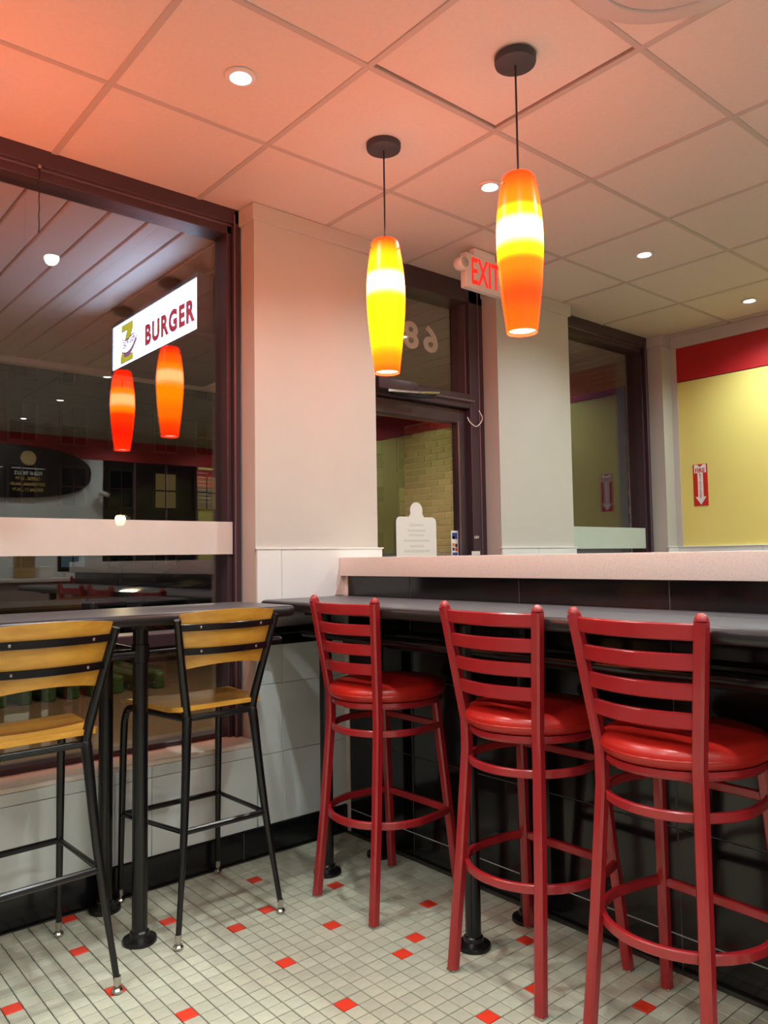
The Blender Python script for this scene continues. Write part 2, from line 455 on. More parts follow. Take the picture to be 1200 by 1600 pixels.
# closer on the transom bar
cl = box('door_closer', .29, .56, .06, .112, 2.125, 2.185, 'frame', d1, .008, 2)
bm = bmesh.new(); tube(bm, [(.36, .07, 2.12), (.52, -.005, 2.115), (.70, .045, 2.145)], .008, 8); obj('closer_arm', bm, 'steel', cl)
bm = bmesh.new(); tube(bm, [(.40, .085, 2.12), (.58, .06, 2.11), (.70, .07, 2.13)], .010, 8); obj('closer_arm', bm, 'black_metal', cl)
bm = bmesh.new(); tube(bm, smoothpath([(1.08, .103, 2.10), (1.095, .09, 2.05), (1.04, .085, 2.0), (.99, .09, 2.02), (.98, .10, 2.05)], 5), .003, 6); obj('alarm_wire', bm, 'white_plastic', d1)
# numbers 684 on the outside of the transom glass, so reversed from within
for ch, x in (('6', .795), ('8', .645), ('4', .50)):
    o = text('number', ch, 'number_white', d1, (x, GY+.009, 2.49), .155, '+y', width=.115, bold=.03)
    o['label'] = 'pale street number figure, reversed from inside'

# ------------------------------------------------------------------ far wall (yellow with red band)
wf = sempty('wall_far', 'yellow wall with a red band under the ceiling')
box('wall_panel', FX, FX+.12, BY, .30, 0, 2.505, 'yellow_paint', wf)
box('red_band', FX-.006, FX+.12, BY, -.045, 2.505, 2.752, 'red_paint', wf)
box('wall_margin', FX-.008, FX+.01, -.045, .0, 1.30, 2.77, 'paint', wf)
box('wall_top', FX, FX+.12, BY, .30, 2.5, H+.05, 'paint', wf)
box('crown_moulding', FX-.02, FX, BY, -.0, 2.752, H+.002, 'paint', wf, .003, 1)
for k in range(8):
    box('wall_tile', FX-.012, FX, -.61*(k+1), -.61*k-.002, .0, 1.300, 'white_tile', wf, .0012, 1)
box('wainscot_cap', FX-.016, FX, -4.9, 0, 1.299, 1.306, 'white_tile', wf, .001, 1)

# fire extinguisher sticker
fs = thing('fire_sign', 'red and white fire extinguisher arrow sign on yellow wall', 'sign', (0, 0, 0))
fx = FX-.001
sy0, sy1, sz0, sz1 = -.14, -.247, 1.592, 1.888
box('sign_plate', fx-.002, fx, sy1, sy0, sz0, sz1, 'sticker_red', fs)
cy, cz = (sy0+sy1)/2, (sz0+sz1)/2
arrow = [(-.022, .145), (-.044, .145), (-.044, .085), (-.020, .085), (-.020, -.085), (-.040, -.085), (0, -.142), (.040, -.085), (.020, -.085), (.020, .085), (.044, .085), (.044, .145), (.022, .145), (0, .128)]
obj('arrow', poly_on('-x', (fx-.0022, cy, cz), arrow, .0006), 'sticker_white', fs)
text('lettering', 'FIRE', 'sticker_red', fs, (fx-.003, cy, cz+.103), .032, '-x', width=.072, bold=.025, ext=.0004)
for k, ch in enumerate('EXTINGUISHER'):
    text('lettering', ch, 'sticker_red', fs, (fx-.003, cy, cz+.074-k*.0146), .0112, '-x', width=.003 if ch == 'I' else .013, bold=.02, ext=.0004)

# ------------------------------------------------------------------ partition half wall with black tiles and stone cap
wr = struct(box('wall_right', .0005, .20, -3.3, -.0, 0, 1.173, 'black_grout'))
wr['label'] = 'low partition wall clad in glossy black tiles'
BR = [.0, .102, .42, .74, 1.06, 1.172]
ys = [-.04, -.47, -1.068, -1.667, -2.265, -2.864, -3.3]
for j in range(len(BR)-1):
    for i in range(len(ys)-1):
        if j in (0, 4) and i % 2 == 1 and False: continue
        box('black_tile', -.002, .012, ys[i+1]+.0018, ys[i]-.0018, BR[j]+.0015, BR[j+1]-.0015, 'black_tile', wr, .001, 1)
box('white_joint', -.0026, .0, -3.3, -.04, .1003, .1037, 'white_grout', wr)
box('end_strip', -.004, .012, -.038, -.0, 0, 1.172, 'stone', wr, .001, 1)
cap = tag(box('stone_ledge', -.03, .25, -3.35, -.017, 1.173, 1.259, 'stone', None, .003, 2), 'speckled pale stone ledge capping the black tiled partition', 'ledge')
bm = prism(bmesh.new(), [(-.03, -.0165, 1.258), (-.028, -.0165, 1.17), (-.06, -.0165, 1.085), (0, -.0165, 1.085), (.0, -.0165, 1.258)], (0, .0035, 0))
struct(obj('trim_1', bm, 'stone'))

# ------------------------------------------------------------------ back and left walls (seen mirrored in the glass)
wb = sempty('wall_back', 'pale service wall with red band')
box('wall_panel', LX, 1.27, BY-.12, BY, 0, 2.5, 'white_tile', wb)
box('red_band', LX, FX, BY-.12, BY+.01, 2.5, 2.752, 'red_paint', wb)
box('wall_top', LX, FX, BY-.12, BY, 2.752, H+.05, 'paint', wb)
box('wall_panel', 2.54, FX, BY-.12, BY, 0, 2.5, 'yellow_paint', wb)
w3 = sempty('window_3')
box('glass_pane', 1.29, 2.52, BY-.06, BY-.05, .1, 2.48, 'dark_glass', w3)
for x in (1.27, 1.68, 2.1, 2.52): box('mullion', x-.012, x+.012, BY-.07, BY-.01, 0, 2.5, 'frame_light', w3)
box('mullion', 1.27, 2.52, BY-.07, BY-.01, 1.62, 1.64, 'frame', w3)
struct(box('wall_near', LX-.12, LX, BY, .3, 0, H+.05, 'paint'))

# ------------------------------------------------------------------ bar tables
def disc_base(parent, x, y):
    bm = lathe(bmesh.new(), [(0, 0), (.056, 0), (.057, .006), (.054, .013), (.040, .019), (.033, .022), (.031, .034), (.026, .038), (0, .038)], 28, (x, y, 0)); return obj('base', bm, 'black_metal', parent)
def column(parent, x, y, zt, r=.0255):
    bm = lathe(bmesh.new(), [(0, .02), (r, .02), (r, .915), (r+.004, .917), (r+.004, .975), (r, .977), (r, zt-.01), (.05, zt-.008), (.05, zt), (0, zt)], 24, (x, y, 0)); return obj('column', bm, 'black_metal', parent)
def rounded_rect(x0, x1, y0, y1, r, n=6):
    pts = []
    for cx, cy, a0 in ((x1-r, y1-r, 0), (x0+r, y1-r, 90), (x0+r, y0+r, 180), (x1-r, y0+r, 270)):
        for k in range(n+1):
            a = math.radians(a0+90*k/n); pts.append((cx+r*math.cos(a), cy+r*math.sin(a)))
    return pts
def table_top(parent, x0, x1, y0, y1, zt, th=.040, r=.045):
    e = .016
    pts = rounded_rect(x0+e, x1-e, y0+e, y1-e, r)
    bm = bmesh.new(); bm.faces.new([bm.verts.new((x, y, zt)) for x, y in pts])
    bm2 = prism(bmesh.new(), [(x, y, zt-.034) for x, y in pts], (0, 0, .034)); bm.free()
    top = obj('tabletop', bm2, 'laminate', parent)
    # bullnose edge
    cx, cy = (x0+x1)/2, (y0+y1)/2; rings = []
    n = len(pts)
    for i, (x, y) in enumerate(pts):
        a, b = pts[i-1], pts[(i+1) % n]; t = Vector((b[0]-a[0], b[1]-a[1], 0)).normalized(); o = Vector((t.y, -t.x, 0))
        sec = [(-.001, -.0005), (.006, -.0012), (.0115, -.005), (.0155, -.012), (.016, -.020), (.0155, -.028), (.0115, -.035), (.006, -.0388), (-.001, -.040)]
        rings.append([Vector((x, y, zt))+o*u+Vector((0, 0, v)) for u, v in sec])
    bm = ring_sweep(bmesh.new(), rings, closed=True); obj('edge_band', bm, 'rubber_edge', parent)
    return top
ZT = 1.08
t1 = thing('bar_table', 'long dark bar table running along the window', 'table', (0, 0, 0))
table_top(t1, -3.3, -.565, -.475, -.016, ZT)
for x in (-1.155, -2.75):
    for y in (-.383, -.075):
        column(t1, x, y, ZT-.04); disc_base(t1, x, y)
    box('support_arm', x-.02, x+.02, -.43, -.03, ZT-.052, ZT-.040, 'black_metal', t1, .002, 1)
bm = bmesh.new(); tube(bm, [(-3.1, -.383, .945), (-.60, -.383, .945)], .0165, 14); obj('rail', bm, 'black_metal', t1)
bm = bmesh.new(); tube(bm, [(-1.155, -.383, .945), (-1.155, -.075, .945)], .0165, 14); obj('rail', bm, 'black_metal', t1)
t2 = thing('bar_table', 'long dark bar table set against the black tiled partition', 'table', (0, 0, 0))
table_top(t2, -.487, -.0045, -3.2, -.016, ZT+.002)
for y in (-.35, -1.146, -2.70):
    for x in (-.362, -.088):
        column(t2, x, y, ZT-.038); disc_base(t2, x, y)
    box('support_arm', -.45, -.03, y-.02, y+.02, ZT-.050, ZT-.038, 'black_metal', t2, .002, 1)
for z0, z1, d in ((.918, .935, .05), (.862, .912, .042)):
    box('wall_rail', -.0035-d, -.0035, -3.2, -.045, z0, z1, 'black_metal', t2, .004, 1)
bm = bmesh.new(); tube(bm, [(-.362, -3.1, .945), (-.362, -.20, .945)], .0165, 14); obj('rail', bm, 'black_metal', t2)
for z0, z1, d in ((.935, .962, .05), (.886, .928, .042)):
    box('wall_rail', -.56, -.06, -.0135-d, -.0135, z0, z1, 'black_metal', t1, .004, 1)

# ------------------------------------------------------------------ red ladder-back bar stools (facing +x)
def post_xw(z):
    K = [(0, -.195, .166), (.33, -.165, .152), (.66, -.142, .139), (.75, -.143, .139), (1.105, -.186, .183)]
    for (z0, x0, w0), (z1, x1, w1) in zip(K, K[1:]):
        if z <= z1: t = (z-z0)/(z1-z0); return x0+(x1-x0)*t, w0+(w1-w0)*t
    return K[-1][1], K[-1][2]
def make_red_stool():
    t = thing('red_bar_stool', 'x', 'bar stool')
    M = 'red_metal'
    for s in (1, -1):
        pts = [(post_xw(z)[0], s*post_xw(z)[1], z) for z in (.006, .33, .60, .66, .70, .75, .80, 1.0, 1.098)]
        bm = bar(bmesh.new(), pts, .031, .031, (1, 0, 0), ch=.18)
        x, w = post_xw(1.098); lathe(bm, [(0, .020), (.006, .019), (.0125, .013), (.0165, .004), (.0165, 0), (0, 0)], 12, (x, s*w, 1.098))
        p = obj('back_post', bm, M, t)
        x, w = post_xw(0); box('foot_glide', x-.015, x+.015, s*w-.015, s*w+.015, 0, .008, 'steel', p, .002, 1)
    for s in (1, -1):
        bm = bar(bmesh.new(), [(.195, s*.190, .006), (.166, s*.172, .32), (.130, s*.150, .722)], .030, .030, (1, 0, 0), ch=.18)
        p = obj('front_leg', bm, M, t)
        box('foot_glide', .18, .21, s*.19-.015, s*.19+.015, 0, .008, 'steel', p, .002, 1)
    for zc in (1.072, 1.000, .930, .860):
        x, w = post_xw(zc); pts = []
        for k in range(13):
            u = -1+2*k/12; pts.append((x+.002-.040*(1-u*u), w*.97*u, zc))
        obj('back_slat', bar(bmesh.new(), pts, .014, .040, (0, 0, 1), ch=.25), M, t)
    def rring(z, r, fx, fy, w, h):
        a = [(fx, fy, z), (fx*.55, (fy+r)/2+.004, z)]
        for k in range(25):
            th = math.radians(90+180*k/24); a.append((r*math.cos(th), r*math.sin(th), z))
        a += [(fx*.55, -(fy+r)/2-.004, z), (fx, -fy, z)]
        return bar(bmesh.new(), smoothpath(a, 2), w, h, ch=.2)
    obj('foot_ring', rring(.320, .206, .170, .176, .016, .026), M, t)
    obj('foot_bar', bar(bmesh.new(), [(.168, .172, .318), (.168, -.172, .318)], .018, .026, ch=.2), M, t)
    obj('brace_ring', rring(.632, .188, .142, .160, .015, .024), M, t)
    obj('brace_bar', bar(bmesh.new(), [(.140, .155, .632), (.140, -.155, .632)], .015, .024, ch=.2), M, t)
    bm = lathe(bmesh.new(), [(0, .712), (.17, .712), (.193, .716), (.198, .724), (.196, .738), (0, .738)], 40); [setattr(v.co, 'x', v.co.x*1.10+.022) for v in bm.verts]; obj('seat_pan', bm, M, t)
    bm = lathe(bmesh.new(), [(0, .736), (.160, .736), (.192, .739), (.204, .747), (.209, .759), (.209, .770), (.205, .781), (.196, .790), (.180, .797), (.14, .803), (.07, .806), (0, .807)], 48); [setattr(v.co, 'x', v.co.x*1.10+.022) for v in bm.verts]; obj('seat_cushion', bm, 'red_vinyl', t)
    bm = tube(bmesh.new(), [(.2075*math.cos(2*math.pi*k/40), .2075*math.sin(2*math.pi*k/40), .7635) for k in range(40)], .0028, 6, True); [setattr(v.co, 'x', v.co.x*1.10+.022) for v in bm.verts]; obj('seat_piping', bm, 'red_vinyl', t)
    return t
rs = make_red_stool()
G = 'red ladder-back bar stools'
spots = [((-.322, -.663), 0, 'red metal ladder-back bar stool nearest the corner pillar, leftmost of the three'),
         ((-.318, -1.368), math.radians(.5), 'red metal ladder-back bar stool in the middle of the three at partition'),
         ((-.330, -1.868), math.radians(-2.5), 'red metal ladder-back bar stool closest to camera at right edge'),
         ((.72, -5.05), math.radians(-80), 'red bar stool by the service counter, seen only mirrored in window')]
for i, ((x, y), rz, lab) in enumerate(spots):
    o = rs if i == 0 else copy_tree(rs)
    o.location = (x, y, 0); o.rotation_euler = (0, 0, rz); o['label'] = lab
    if i < 3: o['group'] = G

# ------------------------------------------------------------------ black metal stools with wooden seat and back (facing +y)
def make_wood_stool():
    t = thing('wood_seat_stool', 'x', 'bar stool'); B = 'black_metal'
    def glide(parent, x, y):
        bm = lathe(bmesh.new(), [(0, 0), (.013, 0), (.0165, .004), (.0165, .010), (.012, .016), (.006, .018), (.006, .024), (.0105, .025), (.0105, .048), (0, .048)], 16, (x, y, 0)); obj('foot_glide', bm, 'steel', parent)
    for s in (-1, 1):
        bm = tube(bmesh.new(), smoothpath([(s*.195, -.236, .03), (s*.157, -.199, .352), (s*.131, -.166, .68), (s*.130, -.160, .735), (s*.158, -.186, .885), (s*.192, -.222, 1.058)], 5),
                  [.0095]*3+[.011, .012, .013, .014, .0145, .015, .016, .0165, .017, .017, .0165, .016, .0155, .015, .015, .0145, .014, .014, .0135, .0135, .013, .013, .0125], 12)
        p = obj('back_leg', bm, B, t); glide(p, s*.195, -.236)
        pts = smoothpath([(s*.200, .236, .03), (s*.198, .228, .32), (s*.196, .218, .60), (s*.194, .205, .685), (s*.186, .165, .716), (s*.165, .02, .718), (s*.131, -.158, .716)], 6)
        rr = [.0095+.004*min(1, k/10) for k in range(len(pts))]
        p = obj('front_leg', tube(bmesh.new(), pts, rr, 12), B, t); glide(p, s*.200, .236)
        obj('side_bar', tube(bmesh.new(), [(s*.157, -.199, .352), (s*.198, .228, .32)], .0085, 10), B, t)
    obj('back_rail', tube(bmesh.new(), [(-.131, -.160, .716), (.131, -.160, .716)], .011, 10), B, t)
    obj('foot_bar', tube(bmesh.new(), [(-.157, -.199, .352), (.157, -.199, .352)], .0105, 10), B, t)
    obj('foot_bar', tube(bmesh.new(), [(-.198, .228, .32), (.198, .228, .32)], .0105, 10), B, t)
    obj('front_rail', tube(bmesh.new(), [(-.188, .165, .715), (.188, .165, .715)], .010, 10), B, t)
    # seat: dished plywood trapezoid
    nu, nv, th = 14, 14, .016; bm = bmesh.new(); top = []; bot = []
    for j in range(nv+1):
        v = j/nv; y = -.168+v*.385; hw = .168+.037*min(1, v*1.3)
        if v > .9: hw -= .02*((v-.9)/.1)**2
        if v < .08: hw -= .014*((.08-v)/.08)**2
        r1, r2 = [], []
        for i in range(nu+1):
            u = -1+2*i/nu; z = .752-.010*(1-u*u)*math.sin(math.pi*min(1, v*1.05)) - .016*max(0, (v-.8)/.2)**2 + .006*max(0, (.15-v)/.15)
            r1.append(bm.verts.new((hw*u, y, z))); r2.append(bm.verts.new((hw*u, y, z-th)))
        top.append(r1); bot.append(r2)
    for j in range(nv):
        for i in range(nu):
            bm.faces.new((top[j][i], top[j][i+1], top[j+1][i+1], top[j+1][i])); bm.faces.new((bot[j][i], bot[j+1][i], bot[j+1][i+1], bot[j][i+1]))
        bm.faces.new((top[j][0], top[j+1][0], bot[j+1][0], bot[j][0])); bm.faces.new((top[j][nu], bot[j][nu], bot[j+1][nu], top[j+1][nu]))
    for i in range(nu):
        bm.faces.new((top[0][i], bot[0][i], bot[0][i+1], top[0][i+1])); bm.faces.new((top[nv][i], top[nv][i+1], bot[nv][i+1], bot[nv][i]))
    obj('seat', bm, 'wood', t)
    # back panel: curved plywood
    def py(z): return -.186-(z-.885)*.208
    def bulge(u): return -.036*(1-u*u)+.002
    nu, nv, th = 16, 6, .011; bm = bmesh.new(); A = []; Bk = []
    for j in range(nv+1):
        v = j/nv; r1, r2 = [], []
        for i in range(nu+1):
            u = -1+2*i/nu; zb = .886+.016*(1-u*u); zt = 1.076+.012*(1-u*u); z = zb+(zt-zb)*v
            hw = .146+.036*v; yy = py(z)+bulge(u)
            r1.append(bm.verts.new((hw*u, yy, z))); r2.append(bm.verts.new((hw*u, yy+th, z)))
        A.append(r1); Bk.append(r2)
    for j in range(nv):
        for i in range(nu):
            bm.faces.new((A[j][i], A[j+1][i], A[j+1][i+1], A[j][i+1])); bm.faces.new((Bk[j][i], Bk[j][i+1], Bk[j+1][i+1], Bk[j+1][i]))
        bm.faces.new((A[j][0], Bk[j][0], Bk[j+1][0], A[j+1][0])); bm.faces.new((A[j][nu], A[j+1][nu], Bk[j+1][nu], Bk[j][nu]))
    for i in range(nu):
        bm.faces.new((A[0][i], A[0][i+1], Bk[0][i+1], Bk[0][i])); bm.faces.new((A[nv][i], Bk[nv][i], Bk[nv][i+1], A[nv][i+1]))
    obj('backrest', bm, 'wood', t)
    for zc in (1.030, .948):
        w = .130+(zc-.735)*(.062/.32); pts = []
        for k in range(13):
            u = -1+2*k/12; pts.append((w*u, py(zc)+bulge(u)-.005, zc))
        b = obj('back_band', bar(bmesh.new(), pts, .006, .023, ch=.2), B, t)
        for u in (-.62, .62):
            bm = lathe(bmesh.new(), [(0, -.0035), (.003, -.003), (.005, -.001), (.0055, .001), (0, .001)], 10, (w*u, py(zc)+bulge(u)-.0085, zc), 'y'); obj('bolt', bm, 'steel', b)
    return t
ws = make_wood_stool()
ws.location = (-.889, -.286, 0); ws['label'] = 'black metal bar stool with wooden seat nearest the pillar'; ws['group'] = 'wood seat bar stools'
w_ = copy_tree(ws); w_.location = (-1.535, -.410, 0); w_.rotation_euler = (0, 0, math.radians(2.5)); w_['label'] = 'black metal bar stool with wooden seat cut off by left edge'

# ------------------------------------------------------------------ pendant lamps
def pendant(x, y, ztop, zbot, shade, label, group='orange glass pendants'):
    t = thing('pendant_lamp', label, 'lamp', (x, y, H), 0, group)
    hh = ztop-zbot
    bm = lathe(bmesh.new(), [(0, -.026), (.055, -.026), (.064, -.022), (.066, -.014), (.066, 0), (0, 0)], 32); obj('ceiling_canopy', bm, 'canopy', t)
    bm = tube(bmesh.new(), [(0, 0, -.02), (0, 0, ztop-H-.0)], .0032, 8); obj('cord', bm, 'cord', t)
    prof = [(0, .0465), (.10, .0525), (.22, .0595), (.34, .0655), (.46, .0700), (.56, .0720), (.66, .0715), (.76, .0680), (.85, .0625), (.92, .0570), (.965, .0530), (.988, .0495), (1.0, .0440)]
    # wider in the upper half, narrow at mouth
    z0 = zbot-H
    out = [(r*1.02, z0+u*hh) for u, r in prof]
    inn = [(r*1.02-.004, z0+u*hh) for u, r in prof[:-1]][::-1]
    bm = bmesh.new(); rings = []
    n = 36
    for r, z in out: rings.append([Vector((r*math.cos(2*math.pi*k/n), r*math.sin(2*math.pi*k/n), z)) for k in range(n)])
    ring_sweep(bm, rings, cap=False)
    obj('glass_shade', bm, shade, t)
    bm = lathe(bmesh.new(), [(0, z0+.010), (.0435, z0+.010), (.0435, z0+.014), (0, z0+.014)], 28); obj('bulb_glow', bm, 'shade_mouth', t)
    bm = lathe(bmesh.new(), [(0, z0+hh-.010), (.036, z0+hh-.010), (.036, z0+hh-.007), (0, z0+hh-.007)], 24); obj('upper_glow', bm, 'shade_top', t)
    bm = lathe(bmesh.new(), [(0, z0+hh-.004), (.010, z0+hh-.004), (.010, z0+hh+.014), (0, z0+hh+.014)], 14); obj('shade_holder', bm, 'canopy', t)
    for a in (0.9, 2.99, 5.09):
        ca, sa = math.cos(a), math.sin(a); zz = z0+.925*hh
        bm = tube(bmesh.new(), [(ca*.050, sa*.050, zz), (ca*.066, sa*.066, zz)], .0028, 8); obj('thumb_screw', bm, 'steel', t)
    return t
pendant(-.347, -.745, 2.459, 1.950, 'shade_bright', 'slim orange glass pendant lamp, brighter, nearer the door')
pendant(-.356, -1.405, 2.452, 1.949, 'shade_orange', 'slim orange glass pendant lamp hanging nearest the camera')
pendant(-1.74, -.20, 2.459, 1.95, 'shade_strong', 'orange glass pendant lamp above the window table, outside the picture', 'orange glass pendants over window table')
pendant(-2.41, -.20, 2.459, 1.95, 'shade_strong', 'orange glass pendant lamp above the window table, outside the picture', 'orange glass pendants over window table')

# ------------------------------------------------------------------ recessed downlights
SP = bpy.data.lights.new('downlight_beam', 'SPOT'); SP.energy = DOWN_W; SP.color = DOWN_C; SP.spot_size = math.radians(146); SP.spot_blend = 1.0; SP.shadow_soft_size = .035
labels = {(0, 0): 'recessed ceiling light nearest the window, left of the pendants', (1, 0): 'recessed ceiling light between the two pendants',
          (2, 0): 'recessed ceiling light above the second window', (3, 0): 'recessed ceiling light nearest the yellow wall', (1, 1): 'recessed ceiling light cut off by the right edge'}
first_d = None
for i in range(-2, 4):
    for j in range(0, 5):
        x, y = -.985+1.2125*i, -.772-1.2192*j
        if first_d is None:
            t = thing('recessed_light', 'x', 'ceiling light')
            bm = lathe(bmesh.new(), [(.032, -.002), (.036, -.006), (.044, -.007), (.050, -.004), (.052, 0), (.052, .002), (.032, .002)], 32); obj('trim_ring', bm, 'white_metal', t)
            bm = lathe(bmesh.new(), [(0, -.004), (.024, -.0035), (.033, -.0015), (.033, .001), (0, .001)], 28); obj('lens', bm, 'downlight', t)
            l = bpy.data.objects.new('beam', SP); COL.objects.link(l); l.parent = t; l.location = (0, 0, -.012)
            first_d = t
        else: t = copy_tree(first_d)
        t.location = (x, y, H-.001); t['group'] = 'recessed downlights'
        t['label'] = labels.get((i, j), 'recessed ceiling light farther back in the room, out of direct view')
        if (i, j) not in labels: t['group'] = 'recessed downlights outside the picture'

# air diffuser
ad = thing('air_diffuser', 'round stepped white air diffuser in the ceiling', 'vent', (-.385, -1.983, H))
for r1, z1, r0, z0 in ((.304, 0, .212, -.030), (.216, -.020, .126, -.048), (.130, -.038, .046, -.064)):
    prof = [(r1, z1), (r1-.003, z1-.008), (r0+.014, z0-.003), (r0+.004, z0-.004), (r0, z0), (r0+.002, z0+.012), (r1-.02, z1+.001)]
    n = 56; rings = [[Vector((r*math.cos(2*math.pi*q/n), r*math.sin(2*math.pi*q/n), zz)) for q in range(n)] for r, zz in prof]
    obj('cone_ring', ring_sweep(bmesh.new(), rings, cap=False), 'diffuser_metal', ad)
bm = lathe(bmesh.new(), [(0, -.068), (.03, -.068), (.048, -.060), (.048, -.052), (0, -.052)], 32); obj('centre_cap', bm, 'diffuser_metal', ad)
bm = lathe(bmesh.new(), [(0, -.06), (.01, -.06), (.01, 0), (0, 0)], 12); obj('spindle', bm, 'white_metal', ad)
bm = lathe(bmesh.new(), [(0, -.002), (.26, -.002), (.26, .001), (0, .001)], 40); obj('back_plate', bm, 'white_metal', ad)

# ------------------------------------------------------------------ exit sign
es = thing('exit_sign', 'white emergency exit sign with red letters above the door', 'sign', (0, 0, 0))
ex0, ex1, eyf = .593, .885, -.28
box('housing', ex0, ex1, eyf, eyf+.045, 2.622, 2.803, 'white_plastic', es, .010, 3)
box('ceiling_plate', .66, .82, eyf+.002, eyf+.043, 2.80, 2.8385, 'white_plastic', es, .003, 1)
text('letters', 'EXIT', 'exit_red', es, (.739, eyf-.001, 2.713), .138, '-y', width=.215, bold=.015, ext=.001)
for x, s in ((.556, -1), (.922, 1)):
    bm = lathe(bmesh.new(), [(0, -.024), (.020, -.024), (.030, -.020), (.034, -.012), (.034, .02), (.026, .032), (0, .034)], 24, (x, eyf-.004, 2.728), 'y'); h = obj('lamp_head', bm, 'white_plastic', es)
    bm = lathe(bmesh.new(), [(0, -.030), (.012, -.029), (.024, -.025), (.025, -.022), (0, -.022)], 20, (x, eyf-.004, 2.728), 'y'); obj('reflector', bm, 'lens', h)
    box('arm', min(x, x-s*.05), max(x, x-s*.05), eyf+.006, eyf+.026, 2.712, 2.742, 'white_plastic', es, .004, 1)

# ------------------------------------------------------------------ door notices
st = thing('door_notice', 'white clipboard-shaped notice standing at the door glass', 'notice', (0, 0, 0))
yb = GY-.022
pts = rounded_rect(-.1475, .1475, -.24, .0, .03, 5)
knob = []
for k in range(13):
    a = math.radians(200-220*k/12); knob.append((.046*math.cos(a), .034+.046*math.sin(a)))
poly = []
for (x, y) in pts:
    poly.append((x, y))
# split top edge to weave the knob in: order is ccw from right-top corner
rt = [q for q in pts[:6]]; rest = pts[6:]
poly = rt+[(.055, .0)]+knob[::-1]+[(-.055, .0)]+rest
obj('board', poly_on('-y', (.631, yb, 1.474), poly, .003), 'sticker_white', st)
for k, (w, z) in enumerate(((.10, 1.43), (.13, 1.40), (.11, 1.375), (.19, 1.345), (.10, 1.315), (.19, 1.29))):
    obj('printed_line', poly_on('-y', (.631, yb-.0032, z), [(-w/2, -.006), (w/2, -.006), (w/2, .006), (-w/2, .006)], .0005), 'ink_grey', st)
cs = thing('card_sticker', 'narrow strip of payment card stickers on door glass', 'sticker', (0, 0, 0))
obj('backing', poly_on('-y', (.925, yb, 1.325), [(-.028, -.075), (.028, -.075), (.028, .078), (-.028, .078)], .001), 'sticker_white', cs)
for (a0, a1, z0, z1, m) in ((-.020, .020, .030, .066, 'sticker_blue'), (-.020, .0, .030, .048, 'sticker_red'), (-.02, -.002, -.012, .006, 'sticker_orange'), (.002, .02, -.016, .004, 'ink_dark'), (-.02, -.002, -.036, -.018, 'ink_dark'), (.002, .02, -.038, -.02, 'sticker_red'), (-.02, .02, -.062, -.046, 'sticker_blue')):
    obj('card_logo', poly_on('-y', (.925, yb-.0012, 1.325), [(a0, z0), (a1, z0), (a1, z1), (a0, z1)], .0004), m, cs)
ds = thing('frame_sticker', 'small pale sticker low on the door frame', 'sticker', (0, 0, 0))
obj('paper', poly_on('-y', (1.035, .109, 1.275), [(-.035, -.012), (.035, -.012), (.035, .010), (-.035, .010)], .0008), 'number_white', ds)
text('print', '684', 'number_white', ds, (1.045, .109, 1.365), .018, '-y', ext=.0006)

# bead chain hanging at the window head
ch = thing('bead_chain', 'thin bead chain hanging from the window head', 'chain', (-1.357, .10, 2.76))
bm = bmesh.new()
for k in range(34): bmesh.ops.create_icosphere(bm, subdivisions=1, radius=.0034, matrix=Matrix.Translation((.001*math.sin(k*.7), 0, -.0075*k)))
o = obj('beads', bm, 'black_metal', ch); o['kind'] = 'stuff'
box('hook', -.006, .006, -.004, .012, 0, .014, 'steel', ch)

# ------------------------------------------------------------------ service counter side of the room (mirrored in the window)
om = thing('menu_board', 'black oval menu board with gold prices, mirrored in the window', 'menu board', (0, 0, 0))
def on_back(name, pts, m, parent, d=.004, off=.0): return obj(name, poly_on('+y', (0, BY+off, 0), [(-a, b) for a, b in pts], d), m, parent)
oc, oz, ow, oh = .12, 2.305, 1.0, .305
on_back('board', [(oc+ow*math.copysign(abs(math.cos(t))**.8, math.cos(t)), oz+oh*math.copysign(abs(math.sin(t))**.8, math.sin(t))) for t in [2*math.pi*k/48 for k in range(48)]], 'menu_black', om, .03, .002)
on_back('badge', [(.40+.085*math.cos(2*math.pi*k/24), 2.46+.085*math.sin(2*math.pi*k/24)) for k in range(24)], 'kraft', om, .003, .033)
on_back('rule', [(.22, 2.335), (.58, 2.335), (.58, 2.345), (.22, 2.345)], 'sticker_white', om, .003, .033)
on_back('rule', [(-.25, 2.335), (.13, 2.335), (.13, 2.345), (-.25, 2.345)], 'sticker_white', om, .003, .033)
for k, (s, m) in enumerate((('PIZZA BY THE SLICE', 'sticker_white'), ('CHEESE.. $3.99', 'menu_gold'), ('PEPPERONI.. $4.29', 'menu_gold'), ('SPECIALTY.. $4.79', 'menu_gold'))):
    text('lettering', s, m, om, (.40, BY+.034, 2.285-.064*k), .042, '+y', width=(.30, .27, .36, .33)[k], bold=.01)
mp = thing('menu_poster', 'red and grey price poster tilted on yellow column, mirrored in window', 'poster', (0, 0, 0))
box('poster', 2.50, 2.80, BY+.002, BY+.02, 1.95, 2.46, 'ink_dark', mp)
box('red_field', 2.505, 2.795, BY+.02, BY+.023, 2.22, 2.455, 'red_paint', mp)
for k in range(8): box('printed_line', 2.53, 2.53+.24*(.6+.4*((k*7) % 5)/5), BY+.0235, BY+.0245, 2.41-.055*k, 2.42-.055*k, 'ink_grey', mp)
co = thing('service_counter', 'long service counter with pale top, mirrored in the window', 'counter', (0, 0, 0))
box('counter_top', -3.0, 1.05, -5.95, -5.45, 1.05, 1.09, 'stone', co, .004, 1)
box('counter_front', -2.95, 1.0, -5.9, -5.5, 0, 1.05, 'counter_front', co)
rg = thing('cash_register', 'till screen and printer on the counter, mirrored in the window', 'register', (0, 0, 0))
